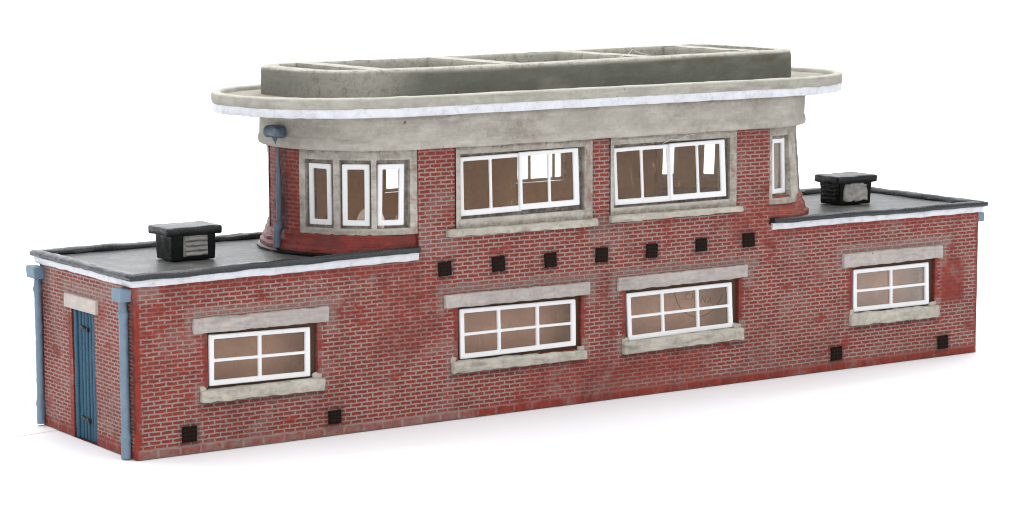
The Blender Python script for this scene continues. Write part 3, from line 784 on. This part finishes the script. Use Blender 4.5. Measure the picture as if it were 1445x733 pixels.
for b in BARS:                # the cross bars
    n = 10
    f0 = [mb.v((b - bw + 2 * bw * k / n, inner_half(b - bw + 2 * bw * k / n, True) - .2, 79.3), (0, 1, 0)) for k in range(n + 1)]
    f1 = [mb.v((b - bw + 2 * bw * k / n, inner_half(b - bw + 2 * bw * k / n, False) + .2, 79.3), (0, 1, 0)) for k in range(n + 1)]
    m = 14; g = [[mb.v(f0[k].co.lerp(f1[k].co, t / m) + Vector((0, 0, .10 * n1(b, t * .4, k * .3) + .03)), (0, 1, 0)) for k in range(n + 1)] for t in range(m + 1)]
    for t in range(m):
        for k in range(n): mb.f([g[t][k], g[t][k + 1], g[t + 1][k + 1], g[t + 1][k]], out=(0, 0, 1))
    for v in f0 + f1: mb.bm.verts.remove(v)
for v in mb.bm.verts:
    if v.co.z > 76: v.co.z += tilt(v.co.x) * (v.co.z - 76) / 3.3
link('roof_kerb', mb, M_DRUM, box, angle=40)

# ---- flat wing roofs ----------------------------------------------
def rect_path(pts, step=1.2, r=.7):
    """open polyline with mitred corners, walked so that the outside is on the right hand"""
    segs = []; out = []; s = 0
    for i in range(len(pts) - 1):
        a, b = Vector(pts[i]), Vector(pts[i + 1]); d = (b - a); l = d.length; d.normalize(); n = Vector((d.y, -d.x))
        k0 = 0 if i == 0 else 1
        m = max(2, int(l / step))
        for k in range(m + 1):
            nn = n
            if k == 0 and i > 0: continue
            if k == m and i < len(pts) - 2:
                d2 = (Vector(pts[i + 2]) - b).normalized(); n2 = Vector((d2.y, -d2.x)); nn = (n + n2) / (1 + n.dot(n2))
            p = a + d * l * k / m; out.append((p.x, p.y, nn.x, nn.y, s + l * k / m))
        s += l
    return out
for right in (False, True):
    if not right:
        pl = [(69.0, W), (0, W), (0, 0), (69.3, 0)]; x0, x1 = -.6, 69.2
        zf = lambda s, z: .75 * ss(118, 188, s) + .16 * fbm(s * .06, 0, 2)
    else:
        pl = [(170.6, 0), (L, 0), (L, W), (170.6, W)]; x0, x1 = 170.4, L + .6
        zf = lambda s, z: .30 * (1 - ss(0, 60, s)) + .14 * fbm(s * .06, 0, 9)
    path = rect_path(pl)
    mb = MB()
    nx_, ny_ = 40, 28
    g = [[mb.v((x0 + (x1 - x0) * i / nx_, -.6 + (W + 1.2) * j / ny_, 38.25 + .16 * fbm(i * .25, j * .25, right * 7))) for j in range(ny_ + 1)] for i in range(nx_ + 1)]
    for i in range(nx_):
        for j in range(ny_): mb.f([g[i][j], g[i + 1][j], g[i + 1][j + 1], g[i][j + 1]], out=(0, 0, 1))
    roof = link('flat_roof', mb, M_ROOF, box)
    mb = MB()
    lip = [(-1.0, 38.2), (.9, 38.2), (1.35, 38.35), (1.5, 38.75), (1.4, 39.2), (1.0, 39.5), (.2, 39.62), (-.7, 39.5), (-1.15, 39.1), (-1.25, 38.5)]
    sweep(mb, path, lip, amp=.2, fr=.22, seed=right * 13, zf=zf, wear=lambda s, k, z: (0, 0, .5 * max(0, n1(s * .2, z))))
    link('roof_edge', mb, M_LIP, roof, angle=60, recalc=True)
    mb = MB()
    zs_ = lambda s, z: zf(s, z) * (1.1 if z > 37 else .7) + .14 * fbm(s * .15, z, 4)
    st = [(-.3, 36.75), (.3, 36.7), (.5, 36.85), (.6, 37.3), (.75, 38.0), (.7, 38.35), (-.3, 38.3)]
    sweep(mb, path, st, amp=.11, fr=.22, seed=right * 5 + 3, zf=zs_, wear=lambda s, k, z: (0, 0, .8 * max(0, n1(s * .3, z, 3))))
    link('white_strip', mb, M_WHITE, roof, angle=60, recalc=True)
    # louvred vent box
    bx = 19.3 if not right else 210.4
    mb = MB()
    tp = lambda p: Vector((bx + 5.1 + (p.x - bx - 5.1) * (1 + .06 * (p.z - 38) / 7), 24.3 + (p.y - 24.3) * (1 + .05 * (p.z - 38) / 7), p.z))
    rbox(mb, (bx, 20.6, 38.4), (bx + 10.4, 28.4, 44.3), .35, .8, .14, .5, 5 + right, tp)
    vent = link('roof_vent', mb, M_BLACK, box, recalc=True)
    mb = MB(); rbox(mb, (bx - 1.6, 19.5, 44.0), (bx + 11.9, 29.5, 45.9), .5, .9, .22, .4, 11 + right * 3)
    link('vent_cap', mb, M_CAP, vent, recalc=True)
    mb = MB()
    if not right:
        rbox(mb, (bx + 2.6, 20.05, 39.4), (bx + 8.4, 20.8, 43.9), .15, .5, .1, .6, 2)
        for k in range(4):
            z = 39.6 + k * 1.08
            rbox(mb, (bx + 2.7 + .25 * rnd.random(), 19.75, z), (bx + 8.3 - .3 * rnd.random(), 20.5, z + .8), .2, .45, .16, .8, 20 + k, lambda p, z=z: (p.x, p.y - .25 * (1 - (p.z - z) / .8), p.z))
        m_ = M_LOUV
    else:
        rbox(mb, (bx + 1.0, 20.0, 39.2), (bx + 8.9, 20.8, 43.9), .5, .4, .5, .7, 2)
        m_ = M_GAP
    link('louvre', mb, m_, vent, recalc=True)
    mb = MB()
    for k in range(5):
        z = 39.5 + k * 1.05
        rbox(mb, (bx - .35, 21.6, z), (bx + .3, 27.4, z + .7), .2, .6, .08, .8, 20 + k)
    if right: link('louvre', mb, M_BLACK, vent, recalc=True)
    else: mb.bm.free()

# ---- air bricks ----------------------------------------------------
mb = MB()
nx_ = 12
def pit(u, v):
    a = abs(math.sin(u * math.pi * 4)) * abs(math.sin(v * math.pi * 4)); return .26 * ss(.3, .9, a)
g = [[None] * 33 for _ in range(33)]
for i in range(33):
    for j in range(33):
        u, v = i / 32, j / 32
        e = min(u, 1 - u, v, 1 - v); o = -.25 * ss(0, .07, e)
        y = .25 + (-.45 if e > 0 else 0) + pit(u, v) * (1 if .05 < e else 0)
        w_ = 1.9 + .09 * n1(u * 3, v * 3, 1)
        g[i][j] = mb.v(((u - .5) * 2 * w_, y, (v - .5) * 2 * w_ + .08 * n1(u * 4, 2, v * 4)))
for i in range(32):
    for j in range(32): mb.f([g[i][j], g[i + 1][j], g[i + 1][j + 1], g[i][j + 1]], out=(0, -1, 0))
first = link('air_brick', mb, M_AIR, box)
for k, (x, z) in enumerate(AIR):
    o = first if k == 0 else first.copy()
    if k: COL.objects.link(o)
    o.parent = box; o.location = Vector((x - L / 2, -.1 - W / 2, z)) * S
    o.rotation_euler = (0, math.radians(rnd.uniform(-3, 3)), 0); sc = rnd.uniform(.86, .98); o.scale = (sc, 1, sc * rnd.uniform(.95, 1.03))

# ---- door ------------------------------------------------------------
mb = MB()
mb.f([mb.v((1.9, y, z)) for y, z in ((19, -0.0), (32, -.0), (32, 29), (19, 29))], out=(-1, 0, 0))
bounds = [20.0, 22.1, 23.7, 25.3, 27.0, 28.9]
for k in range(5):
    a, b = bounds[k], bounds[k + 1]
    rbox(mb, (.35 + .1 * n1(k * 3.3), a + .1, .25), (1.6, b - .1, 28.55), .22, 1.0, .07, .5, k * 2.2)
door = link('plank_door', mb, M_DOOR, box, recalc=True)
mb = MB(); rbox(mb, (.1, 28.85, .2), (1.5, 30.75, 28.5), .3, 1.0, .12, .3, 44)
link('door_jamb', mb, M_DOOR, door, recalc=True)
for z, sl in ((25.0, .06), (5.0, .05)):
    mb = MB(); rbox(mb, (.05, 23.6, z - .45), (.6, 27.8, z + .3), .25, .5, .28, .6, z, lambda p: (p.x, p.y, p.z + (p.y - 25.6) * sl))
    rbox(mb, (.0, 23.2, z - .8), (.6, 24.1, z + .25), .25, .4, .2, .9, z + 3)
    link('strap_hinge', mb, M_BLACK, door, recalc=True)
mb = MB(); rbox(mb, (-.75, 17.55, 28.75), (.9, 33.8, 31.85), .3, 1, .1, .4, 77)
link('door_lintel', mb, M_DLINT, door, recalc=True)

# ---- downpipes ---------------------------------------------------------
def tube(mb, pts, rad, n=18, amp=.08, seed=0):
    rings = []
    for k, (p, r) in enumerate(zip(pts, rad)):
        a = Vector(pts[max(0, k - 1)]); b = Vector(pts[min(len(pts) - 1, k + 1)]); d = (b - a).normalized()
        e = d.cross(Vector((.3, .9, .1))).normalized(); f = d.cross(e)
        rings.append([mb.v(Vector(p) + (e * math.cos(6.28318 * j / n) + f * math.sin(6.28318 * j / n)) * (r + amp * n1(p[2] * .5 + seed, j * .7))) for j in range(n)])
    for A, B in zip(rings, rings[1:]):
        for j in range(n): mb.f([A[j], A[(j + 1) % n], B[(j + 1) % n], B[j]])
    mb.f(rings[0]); mb.f(rings[-1])
def downpipe(x, sx, y, zb, zt_, hop, r=.98, lean=0., boot=True):
    mb = MB(); pts, rad = [], []
    n = 60
    for k in range(n + 1):
        t = k / n; z = zb + (zt_ - zb) * t; rr = r
        for zc, up in ((zt_ - 3.0, .32), (zb + 4.6, .32)):
            rr += up * math.exp(-((z - zc) / .45) ** 2)
        if z < zb + 4.4: rr += .12
        if z > zt_ - 1.4: rr -= .1
        pts.append((x + sx * (r * .95 + .06 * n1(z * .2, y)), y + .12 * n1(z * .1, y, 3), z)); rad.append(rr)
    tube(mb, pts, rad, seed=y, amp=.15)
    dp = link('downpipe', mb, M_PIPE, box, recalc=True, angle=60)
    mb = MB(); xa, xb = sorted((x + sx * (2.5 if sx < 0 else 3.1), x - sx * .2))
    rbox(mb, (xa, hop[0], hop[2]), (xb, hop[1], hop[3]), .35, .5, .14, .6, y)
    link('hopper', mb, M_PIPE, dp, recalc=True)
downpipe(0, -1, 3.2, .25, 33.9, (.9, 5.5, 33.6, 36.3))
downpipe(0, -1, 47.3, .6, 34.0, (45.2, 49.9, 33.5, 36.2), r=.85)
downpipe(L, 1, 4.4, .3, 34.0, (1.3, 6.2, 33.9, 36.4), r=.9)
downpipe(L, 1, 44.0, .3, 34.0, (41.5, 46.5, 33.7, 36.3), r=1.0)
# thin pipe on the tip of the rounded end
mb = MB()
x, y = 47.35, 23.4
pts = [(x - 1.0, y + .1, 64.6), (x - .5, y, 63.4), (x, y, 62)]; rad = [.7, .45, .3]
for k in range(1, 41):
    z = 62 - 17.6 * k / 40; pts.append((x + .1 * n1(z * .3), y - .15 * k / 40, z)); rad.append(.30 + .42 * ss(61, 51, z) - .1 * ss(50, 46, z))
pts += [(x - .1, y - .1, 44.2), (x - .35, y - .2, 43.6), (x - .6, y - .3, 43.0), (x - .8, y - .4, 42.2), (x - .9, y - .6, 40.4), (x - 1.0, y - .7, 39.4)]; rad += [.95, 1.1, .85, .75, .85, .8]
tube(mb, pts, rad, seed=3, amp=.14)
tp_ = link('downpipe', mb, M_PIPED, box, recalc=True, angle=60)
mb = MB()
rbox(mb, (x - 3.0, y - 4.6, 64.4), (x - .2, y + 1.2, 66.8), .8, .45, .5, .6, 6)
link('hopper', mb, M_PIPED, tp_, recalc=True)

# ---- dust fibres caught on the casting ---------------------------------
def fibre(pts, label):
    mb = MB(); P = [Vector(p) for p in pts]; q = []
    for i in range(len(P) - 1):
        a, b, c, d = P[max(0, i - 1)], P[i], P[i + 1], P[min(len(P) - 1, i + 2)]
        for k in range(8):
            t = k / 8; q.append(.5 * (2 * b + (c - a) * t + (2 * a - 5 * b + 4 * c - d) * t * t + (3 * b - a - 3 * c + d) * t ** 3))
    q.append(P[-1]); tube(mb, q, [.075] * len(q), n=6, amp=0)
    o = link('stray_fibre', mb, M_FIBRE, recalc=True); o['label'] = label; o['category'] = 'fibre'; o['group'] = 'stray fibres on the model'
fibre([(130, 8, 79.7), (132.5, 7.2, 80.6), (134, 7.6, 81.5), (136, 8.4, 80.9), (140, 8.2, 79.9)], 'pale curled fibre lying on the front rim of the raised roof kerb')
fibre([(137.5, .1, 59.7), (139.5, -.5, 60.6), (141.5, -.4, 60.5), (144, -.3, 61.2), (146.5, -.5, 61.5)], 'pale fibre stuck to the top of the right upper window')

# ------------------------------------------------------------------ setting
mb = MB()      # white card swept up behind the model
prof = []
for k in range(30): prof.append((-1400 + 2300 * k / 29, 0))
for k in range(1, 25):
    a = math.pi / 2 * k / 24; prof.append((900 + 500 * math.sin(a), 500 - 500 * math.cos(a)))
for k in range(1, 6): prof.append((1400, 500 + 200 * k))
xs = [-2200 + 4400 * i / 20 for i in range(21)]
g = [[mb.v((x, y, z)) for (y, z) in prof] for x in xs]
for i in range(20):
    for j in range(len(prof) - 1): mb.f([g[i][j], g[i + 1][j], g[i + 1][j + 1], g[i][j + 1]])
bmesh.ops.recalc_face_normals(mb.bm, faces=mb.bm.faces)
if sum(f.normal.z for f in mb.bm.faces) < 0: bmesh.ops.reverse_faces(mb.bm, faces=mb.bm.faces)
tab = link('table_surface', mb, M_SHEET); tab['kind'] = 'structure'

mb = MB()      # a thin second sheet, its edge shows left of the model
rbox(mb, (-420, 0, 0), (190, 500, .16), .03, 60, fn=lambda p: (p.x, p.y + 44.0 + .27 * p.x if p.x < 0 else p.y + 44.0, p.z * .6 + .012))
sh = link('paper_sheet', mb, M_SHEET); sh['kind'] = 'structure'

# ------------------------------------------------------------------ camera
f_, az, pit_, roll = 3.6735, .5897, .1315, -.0035
C = Vector((-231.9784, -487.9763, 113.0864)) * S
fw = Vector((math.sin(az) * math.cos(pit_), math.cos(az) * math.cos(pit_), -math.sin(pit_)))
rt = Vector((math.cos(az), -math.sin(az), 0)); up = rt.cross(fw)
r2 = rt * math.cos(roll) + up * math.sin(roll); u2 = -rt * math.sin(roll) + up * math.cos(roll)
cam = bpy.data.objects.new('camera', bpy.data.cameras.new('camera')); COL.objects.link(cam)
cam.matrix_world = Matrix(((r2.x, u2.x, -fw.x, C.x), (r2.y, u2.y, -fw.y, C.y), (r2.z, u2.z, -fw.z, C.z), (0, 0, 0, 1)))
cam.data.sensor_width = 36; cam.data.lens = f_ * 1000 / 1445 * 36
cam.data.clip_start = .01; cam.data.clip_end = 20
scene.camera = cam

# ------------------------------------------------------------------ light
wd = bpy.data.worlds.new('World'); scene.world = wd; wd.use_nodes = True
bg = wd.node_tree.nodes['Background']; bg.inputs[0].default_value = (1, 1, 1, 1); bg.inputs[1].default_value = .46
def area(name, loc, tgt, sx, sy, power, col=(1, 1, 1)):
    d = bpy.data.lights.new(name, 'AREA'); d.shape = 'RECTANGLE'; d.size = sx * S; d.size_y = sy * S; d.energy = power; d.color = col
    o = bpy.data.objects.new(name, d); COL.objects.link(o); o.location = Vector(loc) * S
    o.rotation_euler = (Vector(tgt) - Vector(loc)).to_track_quat('-Z', 'Y').to_euler()
    return o
area('overhead_softbox', (120, 0, 800), (120, 20, 0), 1100, 900, 6.0)
area('left_softbox', (-650, -350, 350), (100, 20, 30), 600, 600, 2.35)
area('front_softbox', (420, -750, 420), (120, 20, 30), 700, 600, 2.25)
area('background_softbox', (600, 450, 950), (650, 1200, 150), 2200, 600, 26.0)

scene.view_settings.view_transform = 'Standard'; scene.view_settings.look = 'None'
scene.view_settings.exposure = 0; scene.view_settings.gamma = 1
scene.render.engine = 'CYCLES'
scene.cycles.filter_width = 1.1
scene.cycles.transparent_max_bounces = 24
scene.cycles.max_bounces = 10
